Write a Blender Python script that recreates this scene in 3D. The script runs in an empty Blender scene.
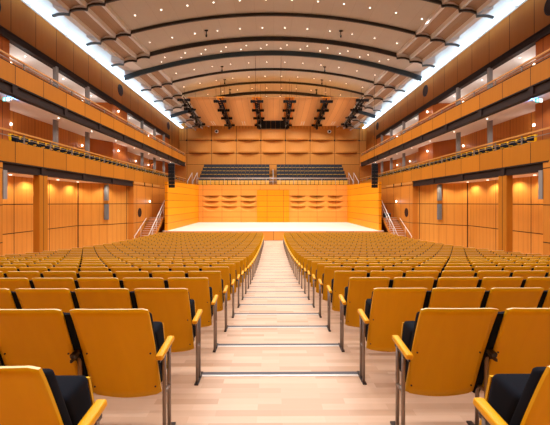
import bpy, bmesh, math, random
from mathutils import Vector, Matrix
R = math.radians
random.seed(7)
C = bpy.context.scene.collection
E = 3.415            # eye height above the hall floor at the foot of the stage
# ---------------------------------------------------------------- camera, world, exposure
cam_d = bpy.data.cameras.new('camera'); cam = bpy.data.objects.new('camera', cam_d); C.objects.link(cam)
cam.location = (-0.078, 0, E); cam.rotation_euler = (R(90), 0, -2.5/345)
cam_d.sensor_width = 36; cam_d.lens = 345/550*36
cam_d.shift_y = -10/550; cam_d.clip_start = .05; cam_d.clip_end = 300
sc = bpy.context.scene; sc.camera = cam
w = bpy.data.worlds.new('world'); sc.world = w; w.use_nodes = True
w.node_tree.nodes['Background'].inputs[0].default_value = (.9, .75, .6, 1)
w.node_tree.nodes['Background'].inputs[1].default_value = .05
sc.view_settings.view_transform = 'Standard'; sc.view_settings.look = 'None'
sc.view_settings.exposure = 0.0; sc.view_settings.gamma = 1
sc.view_settings.use_curve_mapping = False
sc.cycles.max_bounces = 7; sc.cycles.diffuse_bounces = 5; sc.cycles.sample_clamp_indirect = 6
sc.cycles.caustics_reflective = False; sc.cycles.caustics_refractive = False
P_MAIN, P_STAGE, P_BACK, P_REC, P_GAL, P_COVE = 235, 200, 240, 150, 95, 4.5
WARM = (1, .95, .90); COOL = (.80, .91, 1.0)

# ---------------------------------------------------------------- materials
def lin(c):
    return tuple(((v/255)/12.92 if v/255 <= .04045 else ((v/255+.055)/1.055)**2.4) for v in c)+(1,)
def base_mat(name):
    m = bpy.data.materials.new(name); m.use_nodes = True
    nt = m.node_tree; return m, nt, nt.nodes['Principled BSDF']
def N(nt, t, **kw):
    n = nt.nodes.new(t)
    for k, v in kw.items(): setattr(n, k, v)
    return n
def L(nt, a, b): nt.links.new(a, b)
def math_n(nt, op, a, b=None, c=None):
    n = N(nt, 'ShaderNodeMath', operation=op)
    for i, v in enumerate((a, b, c)):
        if v is None: continue
        if hasattr(v, 'is_linked') or hasattr(v, 'links'): L(nt, v, n.inputs[i])
        else: n.inputs[i].default_value = v
    return n.outputs[0]
def mix_col(nt, f, a, b, mode='MIX'):
    n = N(nt, 'ShaderNodeMix', data_type='RGBA', blend_type=mode)
    for i, v in ((0, f), (6, a), (7, b)):
        if hasattr(v, 'links'): L(nt, v, n.inputs[i])
        else: n.inputs[i].default_value = v
    return n.outputs[2]
def flat(name, c, rough=.5, metal=0, noise=.0):
    m, nt, b = base_mat(name)
    b.inputs['Roughness'].default_value = rough; b.inputs['Metallic'].default_value = metal
    tc = N(nt, 'ShaderNodeTexCoord'); ns = N(nt, 'ShaderNodeTexNoise'); ns.inputs['Scale'].default_value = 9
    L(nt, tc.outputs['Object'], ns.inputs['Vector'])
    d = tuple(v*(1-max(noise, .06)) for v in c[:3])+(1,)
    L(nt, mix_col(nt, ns.outputs['Fac'], c, d), b.inputs['Base Color'])
    return m
def emis(name, c, s):
    m, nt, b = base_mat(name)
    b.inputs['Base Color'].default_value = c; b.inputs['Emission Color'].default_value = c
    b.inputs['Emission Strength'].default_value = s; return m
def wood(name, c, c2, axis='Y', pitch=None, off=0, zs=(), jw=.03, joint=(.05, .018, .006, 1), rough=.45, grain=1.0, flute=0, var=.18, spec=.14, fl=.38):
    """veneer with vertical grain, panel tone changes and real open joints between panels"""
    m, nt, b = base_mat(name)
    tc = N(nt, 'ShaderNodeTexCoord'); sp = N(nt, 'ShaderNodeSeparateXYZ'); L(nt, tc.outputs['Object'], sp.inputs[0])
    a = sp.outputs[axis]; z = sp.outputs['Z']
    mp = N(nt, 'ShaderNodeMapping'); mp.inputs['Scale'].default_value = (7, 7, .5)
    L(nt, tc.outputs['Object'], mp.inputs[0])
    ns = N(nt, 'ShaderNodeTexNoise'); ns.inputs['Scale'].default_value = 1.4*grain; ns.inputs['Detail'].default_value = 5
    L(nt, mp.outputs[0], ns.inputs['Vector'])
    col = mix_col(nt, ns.outputs['Fac'], c, c2)
    mask = None
    if pitch:
        t = math_n(nt, 'DIVIDE', math_n(nt, 'SUBTRACT', a, off), pitch)
        flr = math_n(nt, 'FLOOR', t); fr = math_n(nt, 'FRACT', t)
        wn = N(nt, 'ShaderNodeTexWhiteNoise', noise_dimensions='2D'); cb = N(nt, 'ShaderNodeCombineXYZ')
        L(nt, flr, cb.inputs[0])
        k = None
        for zz in zs:
            g = math_n(nt, 'GREATER_THAN', z, zz); k = g if k is None else math_n(nt, 'ADD', k, g)
        if k is not None: L(nt, k, cb.inputs[1])
        L(nt, cb.outputs[0], wn.inputs['Vector'])
        v = math_n(nt, 'MULTIPLY_ADD', wn.outputs['Value'], var, 1-var/2)
        vv = N(nt, 'ShaderNodeCombineXYZ')
        for i in range(3): L(nt, v, vv.inputs[i])
        col = mix_col(nt, 1.0, col, vv.outputs[0], 'MULTIPLY')
        mask = math_n(nt, 'LESS_THAN', fr, jw/pitch)
        if flute:
            f2 = math_n(nt, 'FRACT', math_n(nt, 'DIVIDE', a, flute))
            fm = math_n(nt, 'MULTIPLY', math_n(nt, 'LESS_THAN', f2, .22), fl)
            mask = math_n(nt, 'MAXIMUM', mask, fm)
    for zz in zs:
        g = math_n(nt, 'LESS_THAN', math_n(nt, 'ABSOLUTE', math_n(nt, 'SUBTRACT', z, zz)), jw*.5)
        mask = g if mask is None else math_n(nt, 'MAXIMUM', mask, g)
    if mask is not None: col = mix_col(nt, mask, col, joint)
    L(nt, col, b.inputs['Base Color']); b.inputs['Roughness'].default_value = rough
    b.inputs['Specular IOR Level'].default_value = spec
    return m
def parquet(name, c1, c2, c3, bw=.55, rh=.085, rough=.38, spec=.35):
    m, nt, b = base_mat(name)
    tc = N(nt, 'ShaderNodeTexCoord'); br = N(nt, 'ShaderNodeTexBrick')
    br.offset = .37; br.offset_frequency = 2; br.squash = 1
    br.inputs['Color1'].default_value = (0, 0, 0, 1); br.inputs['Color2'].default_value = (1, 1, 1, 1)
    br.inputs['Mortar'].default_value = (.4, .4, .4, 1); br.inputs['Scale'].default_value = 1
    br.inputs['Mortar Size'].default_value = .001; br.inputs['Brick Width'].default_value = bw
    br.inputs['Row Height'].default_value = rh; br.inputs['Bias'].default_value = 0
    L(nt, tc.outputs['Object'], br.inputs['Vector'])
    ra = N(nt, 'ShaderNodeValToRGB'); e = ra.color_ramp.elements
    e[0].color = c1; e[1].color = c3; x = e.new(.5); x.color = c2
    L(nt, br.outputs['Color'], ra.inputs[0])
    mp = N(nt, 'ShaderNodeMapping'); mp.inputs['Scale'].default_value = (1.5, 25, 1); L(nt, tc.outputs['Object'], mp.inputs[0])
    ns = N(nt, 'ShaderNodeTexNoise'); ns.inputs['Scale'].default_value = 2; ns.inputs['Detail'].default_value = 6
    L(nt, mp.outputs[0], ns.inputs['Vector'])
    d = mix_col(nt, math_n(nt, 'MULTIPLY', ns.outputs['Fac'], .35), ra.outputs[0], c3)
    L(nt, d, b.inputs['Base Color']); b.inputs['Roughness'].default_value = rough
    b.inputs['Specular IOR Level'].default_value = spec
    return m
M = {}
PIT = 1.85
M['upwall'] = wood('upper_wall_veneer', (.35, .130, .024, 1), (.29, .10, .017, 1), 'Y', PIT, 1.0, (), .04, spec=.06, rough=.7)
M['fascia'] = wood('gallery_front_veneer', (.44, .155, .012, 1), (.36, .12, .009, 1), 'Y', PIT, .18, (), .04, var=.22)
M['lowwall'] = wood('lower_wall_veneer', (.54, .20, .030, 1), (.45, .155, .02, 1), 'Y', PIT, .6, (E+1.42, E-.1, E-1.65), .045)
M['recess'] = wood('recess_wall_veneer', (.66, .29, .055, 1), (.54, .21, .033, 1), 'Y', PIT*1.6, .9, (E-.1, E-1.65), .05, flute=.37, fl=.12)
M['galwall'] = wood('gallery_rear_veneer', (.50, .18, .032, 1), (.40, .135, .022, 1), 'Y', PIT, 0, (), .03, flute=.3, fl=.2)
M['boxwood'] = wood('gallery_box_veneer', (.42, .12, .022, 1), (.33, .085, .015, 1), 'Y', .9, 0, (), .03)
M['back'] = wood('back_wall_veneer', (.64, .27, .058, 1), (.54, .21, .04, 1), 'X', 3.53, 1.765, (E+8.88, E+7.03, E+5.45), .05, var=.1)
M['fluted'] = wood('fluted_back_veneer', (.62, .26, .052, 1), (.52, .20, .035, 1), 'X', 3.53, 1.765, (), .05, flute=.44, var=.1)
SJ = (E+1.62, E+.88, E+.19, E-.5, E-1.2, E-1.88)
M['stageside'] = wood('stage_side_veneer', (.82, .30, .008, 1), (.76, .255, .005, 1), 'X', 50, 7, SJ, .05, spec=.1, joint=(.3, .09, .01, 1))
M['stageback'] = wood('stage_back_veneer', (.82, .345, .062, 1), (.78, .31, .048, 1), 'X', 2.45, .75, SJ, .05, spec=.1, joint=(.38, .15, .03, 1), var=.06)
M['stagedoor'] = wood('stage_door_veneer', (.84, .31, .006, 1), (.78, .26, .004, 1), 'X', 2.1, -.8, SJ, .05, joint=(.3, .09, .01, 1), var=.06)
M['canopy'] = wood('canopy_veneer', (.72, .40, .17, 1), (.60, .30, .11, 1), 'X', .62, 0, (), .025, var=.14, joint=(.42, .22, .1, 1))
M['canopy2'] = wood('canopy_inset_veneer', (.66, .24, .03, 1), (.55, .18, .02, 1), 'X', .62, 0, (), .025, var=.14)
M['ceil'] = wood('ceiling_veneer', (.50, .48, .455, 1), (.46, .435, .41, 1), 'X', 1.2, 0, (), .015, joint=(.38, .35, .32, 1), var=.05, rough=.6)
M['petal'] = wood('petal_veneer', (.38, .275, .205, 1), (.33, .235, .17, 1), 'X', 30, 0, (), .01, var=.05, rough=.6)
M['white'] = flat('white_plaster', (.78, .78, .77, 1), .7)
M['pale_lit'] = flat('lit_petal_and_pale_slot', (.72, .73, .76, 1), .6)  # cove light on petal flanks put into a paler colour; slots share it
M['galceil'] = flat('gallery_ceiling_plaster', (.84, .70, .60, 1), .7)
M['rib'] = flat('dark_ceiling_beam', (.018, .017, .022, 1), .35)
M['rib_cove_tint'] = flat('cove_tinted_ceiling_beam', (.022, .055, .095, 1), .3)  # blue reflection of the cove light put into the beam colour
M['rib_end_tint'] = flat('cove_tinted_beam_end', (.10, .14, .17, 1), .45)  # outer beam ends, the cove's bluish glow put into their colour
M['steel'] = flat('dark_steel_beam', (.022, .012, .010, 1), .6)
M['post'] = flat('grey_painted_post', (.22, .20, .19, 1), .5)
M['slate'] = flat('slate_grey_cloth', (.12, .13, .15, 1), .7)
M['black'] = flat('black_enamel', (.010, .010, .012, 1), .5)
M['hole'] = flat('dark_port', (.03, .01, .005, 1), .8)
M['chrome'] = flat('pale_steel', (.74, .70, .66, 1), .35, .2)
M['tube'] = flat('brushed_bronze_steel', (.27, .22, .19, 1), .35, .55)
M['foot'] = flat('dark_foot_steel', (.05, .04, .04, 1), .4, .6)
M['railwood'] = flat('oiled_handrail_wood', (.55, .24, .05, 1), .4)
M['cloth'] = flat('blue_black_upholstery', (.0045, .006, .012, 1), .9, 0, .3)
M['cloth'].node_tree.nodes['Principled BSDF'].inputs['Specular IOR Level'].default_value = .12
M['choircloth'] = flat('choir_blue_black_cloth', (.012, .013, .022, 1), .8)
for k_ in ('hole', 'steel', 'black'): M[k_].node_tree.nodes['Principled BSDF'].inputs['Specular IOR Level'].default_value = .15
M['bolt'] = flat('dark_bolt', (.03, .015, .005, 1), .4)
M['arm'] = wood('armrest_lacquered_beech', (.80, .40, .012, 1), (.74, .34, .008, 1), 'X', None, rough=.35)
def plywood(name, c, c2):
    m, nt, b = base_mat(name)
    tc = N(nt, 'ShaderNodeTexCoord'); oi = N(nt, 'ShaderNodeObjectInfo')
    mp = N(nt, 'ShaderNodeMapping'); mp.inputs['Scale'].default_value = (9, 3, 1.3); L(nt, tc.outputs['Object'], mp.inputs[0])
    va = N(nt, 'ShaderNodeVectorMath', operation='ADD'); L(nt, mp.outputs[0], va.inputs[0])
    cb = N(nt, 'ShaderNodeCombineXYZ'); L(nt, math_n(nt, 'MULTIPLY', oi.outputs['Random'], 40), cb.inputs[2]); L(nt, cb.outputs[0], va.inputs[1])
    ns = N(nt, 'ShaderNodeTexNoise'); ns.inputs['Scale'].default_value = 1.2; ns.inputs['Detail'].default_value = 6; ns.inputs['Distortion'].default_value = .8
    L(nt, va.outputs[0], ns.inputs['Vector'])
    col = mix_col(nt, ns.outputs['Fac'], c, c2)
    v = math_n(nt, 'MULTIPLY_ADD', oi.outputs['Random'], .14, .93); vv = N(nt, 'ShaderNodeCombineXYZ')
    for i in range(3): L(nt, v, vv.inputs[i])
    L(nt, mix_col(nt, 1.0, col, vv.outputs[0], 'MULTIPLY'), b.inputs['Base Color'])
    b.inputs['Roughness'].default_value = .42; b.inputs['Specular IOR Level'].default_value = .14
    return m
M['ply'] = plywood('ochre_lacquered_plywood', (.76, .43, .004, 1), (.66, .345, .003, 1))
M['plyedge_lit'] = flat('lit_plywood_edge', (.80, .62, .30, 1), .5)  # light from above put into the edge as a pale colour
M['choirply'] = flat('choir_seat_plywood', (.82, .46, .02, 1), .5)
M['floor'] = parquet('maple_strip_floor', (.66, .47, .345, 1), (.59, .405, .29, 1), (.46, .29, .19, 1))
M['stagefloor'] = parquet('stage_maple_floor', (.84, .77, .70, 1), (.82, .74, .66, 1), (.78, .70, .62, 1), .9, .12)
M['stagefront'] = wood('stage_front_veneer', (.80, .33, .07, 1), (.74, .29, .05, 1), 'X', 2.4, 0, (), .03)
M['nosing'] = flat('dark_step_nosing', (.075, .07, .085, 1), .6)
M['alu'] = flat('aluminium_edge', (.70, .66, .62, 1), .35, .3)
M['lamp'] = emis('warm_lamp_glass', (1, .93, .82, 1), 3.5)
M['lens'] = emis('spot_lens', (1, .9, .8, 1), .5)
M['walllamp'] = emis('wall_lamp_glass', (1, .95, .9, 1), 4)
M['led'] = emis('cove_light_tube', (.60, .82, 1, 1), P_COVE)
M['signc'] = emis('exit_sign_cyan', (.10, .85, .80, 1), 2.2)
M['signw'] = emis('exit_sign_white', (.85, 1, 1, 1), 2.6)

# ---------------------------------------------------------------- mesh helpers
class MB:
    def __init__(s): s.v = []; s.f = []; s.m = []; s.mats = []; s.sm = []
    def mi(s, m):
        if m not in s.mats: s.mats.append(m)
        return s.mats.index(m)
    def face(s, idx, m, smooth=False): s.f.append(tuple(idx)); s.m.append(s.mi(m)); s.sm.append(smooth)
    def quad(s, a, b, c, d, m, smooth=False):
        n = len(s.v); s.v += [tuple(a), tuple(b), tuple(c), tuple(d)]; s.face((n, n+1, n+2, n+3), m, smooth); return s
    def box(s, x0, x1, y0, y1, z0, z1, m):
        if x0 > x1: x0, x1 = x1, x0
        n = len(s.v)
        s.v += [(x, y, z) for z in (z0, z1) for y in (y0, y1) for x in (x0, x1)]
        for f in ((0, 2, 3, 1), (4, 5, 7, 6), (0, 1, 5, 4), (2, 6, 7, 3), (0, 4, 6, 2), (1, 3, 7, 5)): s.face([n+i for i in f], m)
        return s
    def hexa(s, pts, m):            # pts: bottom 4 then top 4, each ccw
        n = len(s.v); s.v += [tuple(p) for p in pts]
        for f in ((3, 2, 1, 0), (4, 5, 6, 7), (0, 1, 5, 4), (1, 2, 6, 5), (2, 3, 7, 6), (3, 0, 4, 7)): s.face([n+i for i in f], m)
        return s
    def prism_y(s, sec, y0, y1, m):  # cross-section (x,z) swept along y
        n = len(s.v); k = len(sec)
        s.v += [(x, y0, z) for x, z in sec]+[(x, y1, z) for x, z in sec]
        for i in range(k): j = (i+1) % k; s.face((n+i, n+j, n+k+j, n+k+i), m)
        s.face([n+i for i in range(k)][::-1], m); s.face([n+k+i for i in range(k)], m)
        return s
    def prism_x(s, sec, x0, x1, m):  # cross-section (y,z) swept along x
        n = len(s.v); k = len(sec)
        s.v += [(x0, y, z) for y, z in sec]+[(x1, y, z) for y, z in sec]
        for i in range(k): j = (i+1) % k; s.face((n+i, n+j, n+k+j, n+k+i), m)
        s.face([n+i for i in range(k)][::-1], m); s.face([n+k+i for i in range(k)], m)
        return s
    def prism_z(s, sec, z0, z1, m):
        n = len(s.v); k = len(sec)
        s.v += [(x, y, z0) for x, y in sec]+[(x, y, z1) for x, y in sec]
        for i in range(k): j = (i+1) % k; s.face((n+i, n+j, n+k+j, n+k+i), m)
        s.face([n+i for i in range(k)][::-1], m); s.face([n+k+i for i in range(k)], m)
        return s
    def tube(s, p0, p1, r, m, n=8, r1=None):
        p0 = Vector(p0); p1 = Vector(p1); d = (p1-p0).normalized()
        u = d.cross(Vector((0, 0, 1)));
        if u.length < 1e-4: u = Vector((1, 0, 0))
        u.normalize(); w_ = d.cross(u); r1 = r if r1 is None else r1; b = len(s.v)
        for i in range(n):
            a = 2*math.pi*i/n; o = u*math.cos(a)+w_*math.sin(a)
            s.v.append(tuple(p0+o*r)); s.v.append(tuple(p1+o*r1))
        for i in range(n): j = (i+1) % n; s.face((b+2*i, b+2*j, b+2*j+1, b+2*i+1), m, True)
        s.face([b+2*i for i in range(n)], m); s.face([b+2*i+1 for i in range(n)][::-1], m)
        return s
    def ball(s, c, r, m, nu=10, nv=6, sq=(1, 1, 1)):
        b = len(s.v)
        for j in range(nv+1):
            t = math.pi*j/nv
            for i in range(nu):
                a = 2*math.pi*i/nu
                s.v.append((c[0]+r*sq[0]*math.sin(t)*math.cos(a), c[1]+r*sq[1]*math.sin(t)*math.sin(a), c[2]+r*sq[2]*math.cos(t)))
        for j in range(nv):
            for i in range(nu):
                k = (i+1) % nu; s.face((b+j*nu+i, b+j*nu+k, b+(j+1)*nu+k, b+(j+1)*nu+i), m, True)
        return s
    def data(s, name):
        me = bpy.data.meshes.new(name); me.from_pydata(s.v, [], s.f)
        for m in s.mats: me.materials.append(M[m])
        for p, i, q in zip(me.polygons, s.m, s.sm): p.material_index = i; p.use_smooth = q
        bm = bmesh.new(); bm.from_mesh(me); bmesh.ops.recalc_face_normals(bm, faces=bm.faces); bm.to_mesh(me); bm.free()
        me.update(); return me
    def build(s, name, parent=None):
        o = bpy.data.objects.new(name, s.data(name)); C.objects.link(o)
        if parent: o.parent = parent
        return o
def tag(o, label, cat, group=None, kind=None):
    if kind != 'structure': o['label'] = label; o['category'] = cat
    if group: o['group'] = group
    if kind: o['kind'] = kind
    return o
def struct(mb, name): o = mb.build(name); o['kind'] = 'structure'; return o
def empty(name, loc, rz=0):
    o = bpy.data.objects.new(name, None); C.objects.link(o); o.location = loc; o.rotation_euler = (0, 0, rz); o.empty_display_size = .1; return o
def bevel(o, wd, seg=2, ang=40, smooth=True):
    b = o.modifiers.new('bevel', 'BEVEL'); b.width = wd; b.segments = seg; b.limit_method = 'ANGLE'; b.angle_limit = R(ang)
    if smooth:
        for p in o.data.polygons: p.use_smooth = True
        wn = o.modifiers.new('wn', 'WEIGHTED_NORMAL')
    return o
ORD = 'zeroth first second third fourth fifth sixth seventh eighth ninth tenth eleventh twelfth thirteenth fourteenth fifteenth sixteenth seventeenth eighteenth nineteenth twentieth'.split()
ORD += ['twenty-'+x for x in ORD[1:10]]+['thirtieth']
ORD += ['thirty-'+x for x in ORD[1:10]]+['fortieth']+['forty-'+x for x in ORD[1:10]]+['fiftieth']
SN = {-1: 'left', 1: 'right'}
def lamp_data(name, kind, p, col, size=.1, angle=120, blend=.5):
    d = bpy.data.lights.new(name, kind); d.energy = p; d.color = col; d.shadow_soft_size = size
    if kind == 'SPOT': d.spot_size = R(angle); d.spot_blend = blend
    return d
def light(name, d, loc, parent=None, rot=(0, 0, 0)):
    o = bpy.data.objects.new(name, d); C.objects.link(o); o.location = loc; o.rotation_euler = rot
    if parent: o.parent = parent
    return o

# ---------------------------------------------------------------- floor: stepped rake
NR = 28
yk = [1.53+k for k in range(NR)]
hk = [1.50, 1.617]
for k in range(2, NR):
    j = k-1
    if k <= 8: hk.append(hk[-1]+.1205)
    else: hk.append(hk[-1]+.1205*(1-(k-8)/20.5)**1.42)
sc_ = (E-0.0-hk[8])/(hk[-1]-hk[8]) if hk[-1] > hk[8] else 1
hk = [h if i <= 8 else hk[8]+(h-hk[8])*min(sc_, 1.2)*.985 for i, h in enumerate(hk)]
FK = [E-h for h in hk]
fl = MB(); XW = 15.3
prev = -4.0
fl.box(-XW, XW, -4, yk[0]-1, FK[0]+.12-.4, FK[0]+.12, 'floor'); prev = yk[0]-1
for k in range(NR):
    fl.box(-XW, XW, prev, yk[k], FK[k]-.5, FK[k], 'floor'); prev = yk[k]
fl.box(-XW, XW, prev, 31.05, -.3, 0, 'floor')
fl.box(-XW, XW, 31.05, 49.6, -.3, 0, 'floor')
struct(fl, 'floor')
for k in range(2, NR-1):
    nm = MB()
    nm.box(-.79, .79, yk[k]-.052, yk[k]-.004, FK[k], FK[k]+.004, 'nosing')
    nm.box(-.79, .79, yk[k]-.085, yk[k]-.052, FK[k], FK[k]+.0035, 'alu')
    nm.box(-.79, .79, yk[k]-.004, yk[k]+.004, FK[k+1], FK[k]+.004, 'nosing')
    struct(nm, 'trim_%d' % (k+1))

# ---------------------------------------------------------------- side walls and galleries
Y0, YE, YB = -4.0, 44.5, 49.5
XF, XU, XG = 11.2, 13.4, 15.3
for s in (-1, 1):
    n = SN[s]
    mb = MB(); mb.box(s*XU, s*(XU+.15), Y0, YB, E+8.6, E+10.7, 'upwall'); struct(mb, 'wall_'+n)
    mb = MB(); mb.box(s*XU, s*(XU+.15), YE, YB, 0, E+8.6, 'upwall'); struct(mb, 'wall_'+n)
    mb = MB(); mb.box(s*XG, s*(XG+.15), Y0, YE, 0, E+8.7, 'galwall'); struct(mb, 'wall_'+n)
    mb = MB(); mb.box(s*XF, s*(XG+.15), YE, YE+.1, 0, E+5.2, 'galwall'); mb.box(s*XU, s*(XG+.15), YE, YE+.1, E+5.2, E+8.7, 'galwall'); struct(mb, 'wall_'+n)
    # upper wall lower beam and the ceiling behind it
    mb = MB(); mb.box(s*(XU-.10), s*(XU+.2), Y0, YE, E+8.2, E+8.6, 'steel'); mb.box(s*(XU-.14), s*(XU-.10), Y0, YE, E+8.2, E+8.25, 'steel')
    mb.box(s*(XU-.14), s*(XU-.10), Y0, YE, E+8.55, E+8.6, 'steel'); struct(mb, 'trim_beam')
    mb = MB(); mb.box(s*(XU+.2), s*(XG), Y0, YE, E+8.35, E+8.6, 'white'); struct(mb, 'ceiling')
    # upper gallery: slab, fascia, beam
    mb = MB(); mb.prism_y([(s*(XF+.12), E+4.66), (s*XU, E+5.04), (s*XG, E+5.36), (s*XG, E+5.55), (s*(XF+.12), E+5.2)], Y0, YE, 'galceil'); struct(mb, 'ceiling')
    mb = MB()
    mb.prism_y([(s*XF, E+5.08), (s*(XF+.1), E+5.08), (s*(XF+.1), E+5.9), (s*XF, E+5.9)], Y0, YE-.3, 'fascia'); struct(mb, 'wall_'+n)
    mb = MB(); mb.box(s*(XF+.06), s*(XF+.12), Y0, YE-.3, E+4.66, E+5.08, 'steel')
    mb.box(s*(XF-.0), s*(XF+.3), Y0, YE-.3, E+4.62, E+4.68, 'steel'); mb.box(s*(XF-.02), s*(XF+.1), Y0, YE-.3, E+5.03, E+5.09, 'steel')
    y = .18
    while y < YE-1:
        mb.box(s*(XF-.01), s*(XF+.1), y-.14, y+.14, E+4.62, E+5.06, 'steel'); y += 2*PIT
    struct(mb, 'trim_beam')
    # lower gallery
    mb = MB(); mb.box(s*(XF+.12), s*XG, Y0, YE, E+1.42, E+2.15, 'galceil'); struct(mb, 'ceiling')
    mb = MB(); mb.box(s*XF, s*(XF+.1), Y0, YE, E+1.71, E+2.62, 'fascia'); struct(mb, 'wall_'+n)
    mb = MB(); mb.box(s*(XF+.06), s*(XF+.12), 14.0, 27.9, E+1.32, E+1.71, 'steel'); mb.box(s*XF, s*(XF+.3), 14.3, 27.7, E+1.30, E+1.35, 'steel')
    mb.box(s*(XF-.02), s*(XF+.1), 14.0, 27.7, E+1.66, E+1.72, 'steel')
    for y in (16.83, 20.5, 24.2): mb.box(s*(XF-.01), s*(XF+.1), y-.14, y+.14, E+1.30, E+1.70, 'steel')
    struct(mb, 'trim_beam')
    # lower wall: flush parts, recess with angled end
    mb = MB(); mb.box(s*XF, s*(XF+.3), Y0, 14.3, 0, E+1.72, 'lowwall'); struct(mb, 'wall_'+n)
    mb = MB(); mb.box(s*XF, s*(XF+.42), 27.7, YE, 0, E+1.72, 'lowwall'); struct(mb, 'wall_'+n)
    mb = MB()
    sec = [(s*14, 14.0), (s*14, 24.5), (s*12.4, 26.0), (s*11.64, 27.7), (s*11.5, 27.71), (s*11.5, 27.95), (s*14.2, 27.95), (s*14.2, 14.0)]
    mb.prism_z(sec, 0, E+1.42, 'recess'); struct(mb, 'wall_'+n)
    mb = MB(); mb.box(s*(XF+.3), s*14.2, 14.1, 14.3, 0, E+1.42, 'recess'); struct(mb, 'wall_'+n)
    # pale band over the flush wall with small dark brackets
    mb = MB(); mb.box(s*(XF-.03), s*XF, 27.75, 34, E+1.52, E+1.68, 'railwood')
    for y in (30, 31.9): mb.box(s*(XF-.05), s*(XF-.03), y-.08, y+.08, E+1.42, E+1.74, 'steel')
    struct(mb, 'trim_band')
    # recess column
    mb = MB(); mb.box(s*XF, s*(XF+.3), 16.55, 17.15, 0, E+1.32, 'fascia'); struct(mb, 'column_'+n)
    # boxes standing in the two galleries
    for i, (a, b) in enumerate(((14.9, 17.6), (28.9, 31.8), (42.7, 44.5))):
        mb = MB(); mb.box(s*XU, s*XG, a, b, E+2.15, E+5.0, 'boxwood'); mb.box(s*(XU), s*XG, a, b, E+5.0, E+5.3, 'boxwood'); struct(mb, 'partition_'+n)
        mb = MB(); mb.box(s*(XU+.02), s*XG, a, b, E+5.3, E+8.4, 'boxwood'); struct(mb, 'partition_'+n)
    # posts
    for i, y in enumerate((21.1, 24.7, 35.0, 38.7, 42.0)):
        for lv, (a, b) in enumerate(((1.9, 5.04), (5.25, 8.25))):
            mb = MB(); mb.box(s*(XU-.24), s*(XU), y-.09, y+.09, E+a, E+b, 'post'); struct(mb, 'post_'+n)

# back wall of the hall (behind the choir) and rear wall (behind the viewer)
def bulge(mb, x0, x1, z0, z1, yf, d, m, nx=14, nz=6):
    """panel that swells towards its lower edge, closed underneath"""
    b = len(mb.v)
    for j in range(nz+1):
        t = j/nz
        for i in range(nx+1):
            u = i/nx; o = d*math.sin(math.pi*u)**1.0*(t**1.6)
            mb.v.append((x0+(x1-x0)*u, yf-o, z1+(z0-z1)*t))
    for j in range(nz):
        for i in range(nx): mb.face((b+j*(nx+1)+i, b+j*(nx+1)+i+1, b+(j+1)*(nx+1)+i+1, b+(j+1)*(nx+1)+i), m, True)
    c = len(mb.v)
    for i in range(nx+1): mb.v.append((x0+(x1-x0)*i/nx, yf+.02, z0))
    for i in range(nx): mb.face((b+nz*(nx+1)+i, b+nz*(nx+1)+i+1, c+i+1, c+i), m)
mb = MB(); mb.box(-XU-.15, XU+.15, YB, YB+.2, 0, E+12.6, 'back')
mb.box(-XU, XU, YB-.06, YB, E+8.9, E+12.4, 'fluted')
for i in range(-4, 5):
    x0 = (i-.5)*3.53; x1 = x0+3.53
    if x1 > XU: x1 = XU
    if x0 < -XU: x0 = -XU
    if x1-x0 < 1.5: continue
    for (z0, z1) in ((8.92, 10.6), (7.06, 8.85)):
        bulge(mb, x0+.25, x1-.25, E+z0, E+z1, YB-.06 if z0 > 8 else YB-.005, .4, 'back')
for i in range(-3, 5):
    mb.box((i-.5)*3.53-.10, (i-.5)*3.53+.10, YB-.1, YB-.05, E+8.80, E+9.0, 'steel')
struct(mb, 'wall_back')
mb = MB(); mb.box(-XG, XG, Y0-.2, Y0, 0, E+12.6, 'galwall'); struct(mb, 'wall_front')
for s in (-1, 1):
    mb = MB(); mb.prism_y([(s*(XU+.15), E+10.7), (s*(XU+.3), E+10.7), (s*(XU+.3), E+13.2), (s*(XU+.15), E+13.2)], Y0, YB+.2, 'white'); struct(mb, 'wall_'+SN[s])  # unseen sides of the outer shell, added against light leaks
mb = MB(); mb.box(-XU-.3, XU+.3, Y0-.2, YB+.2, E+13.2, E+13.4, 'white'); struct(mb, 'ceiling')  # unseen outer roof added over the ceiling bands to stop light leaking

# round ports in the walls
for s in (-1, 1):
    for i, (x, y, h, r) in enumerate(((XU, 16.5, 9.55, .45), (XU, 30.3, 9.84, .45), (XU, 44.2, 9.8, .45), (XF, 28.95, -.84, .33))):
        mb = MB(); X = s*x; n_ = 24
        cz = E+h; p = [(X-s*.012, y+r*math.cos(2*math.pi*k/n_), cz+r*math.sin(2*math.pi*k/n_)) for k in range(n_)]
        b = len(mb.v); mb.v += p; mb.face(list(range(n_)), 'hole')
        q = [(X-s*.03, y+(r+.05)*math.cos(2*math.pi*k/n_), cz+(r+.05)*math.sin(2*math.pi*k/n_)) for k in range(n_)]
        q2 = [(X+s*.0, y+(r+.05)*math.cos(2*math.pi*k/n_), cz+(r+.05)*math.sin(2*math.pi*k/n_)) for k in range(n_)]
        p2 = [(X-s*.03, a[1], a[2]) for a in p]
        c = len(mb.v); mb.v += q+p2+q2
        for k in range(n_):
            j = (k+1) % n_
            mb.face((c+k, c+j, c+n_+j, c+n_+k), 'steel'); mb.face((c+k, c+j, c+2*n_+j, c+2*n_+k), 'steel'); mb.face((b+k, b+j, c+n_+j, c+n_+k), 'steel')
        o = mb.build('wall_port')
        where = ('above the upper gallery near the rear', 'above the middle of the upper gallery', 'above the stage end of the upper gallery', 'low in the flush wall beside the stage stairs')[i]
        tag(o, 'dark round wall opening %s, %s side' % (where, SN[s]), 'wall opening', 'round wall openings')

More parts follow.
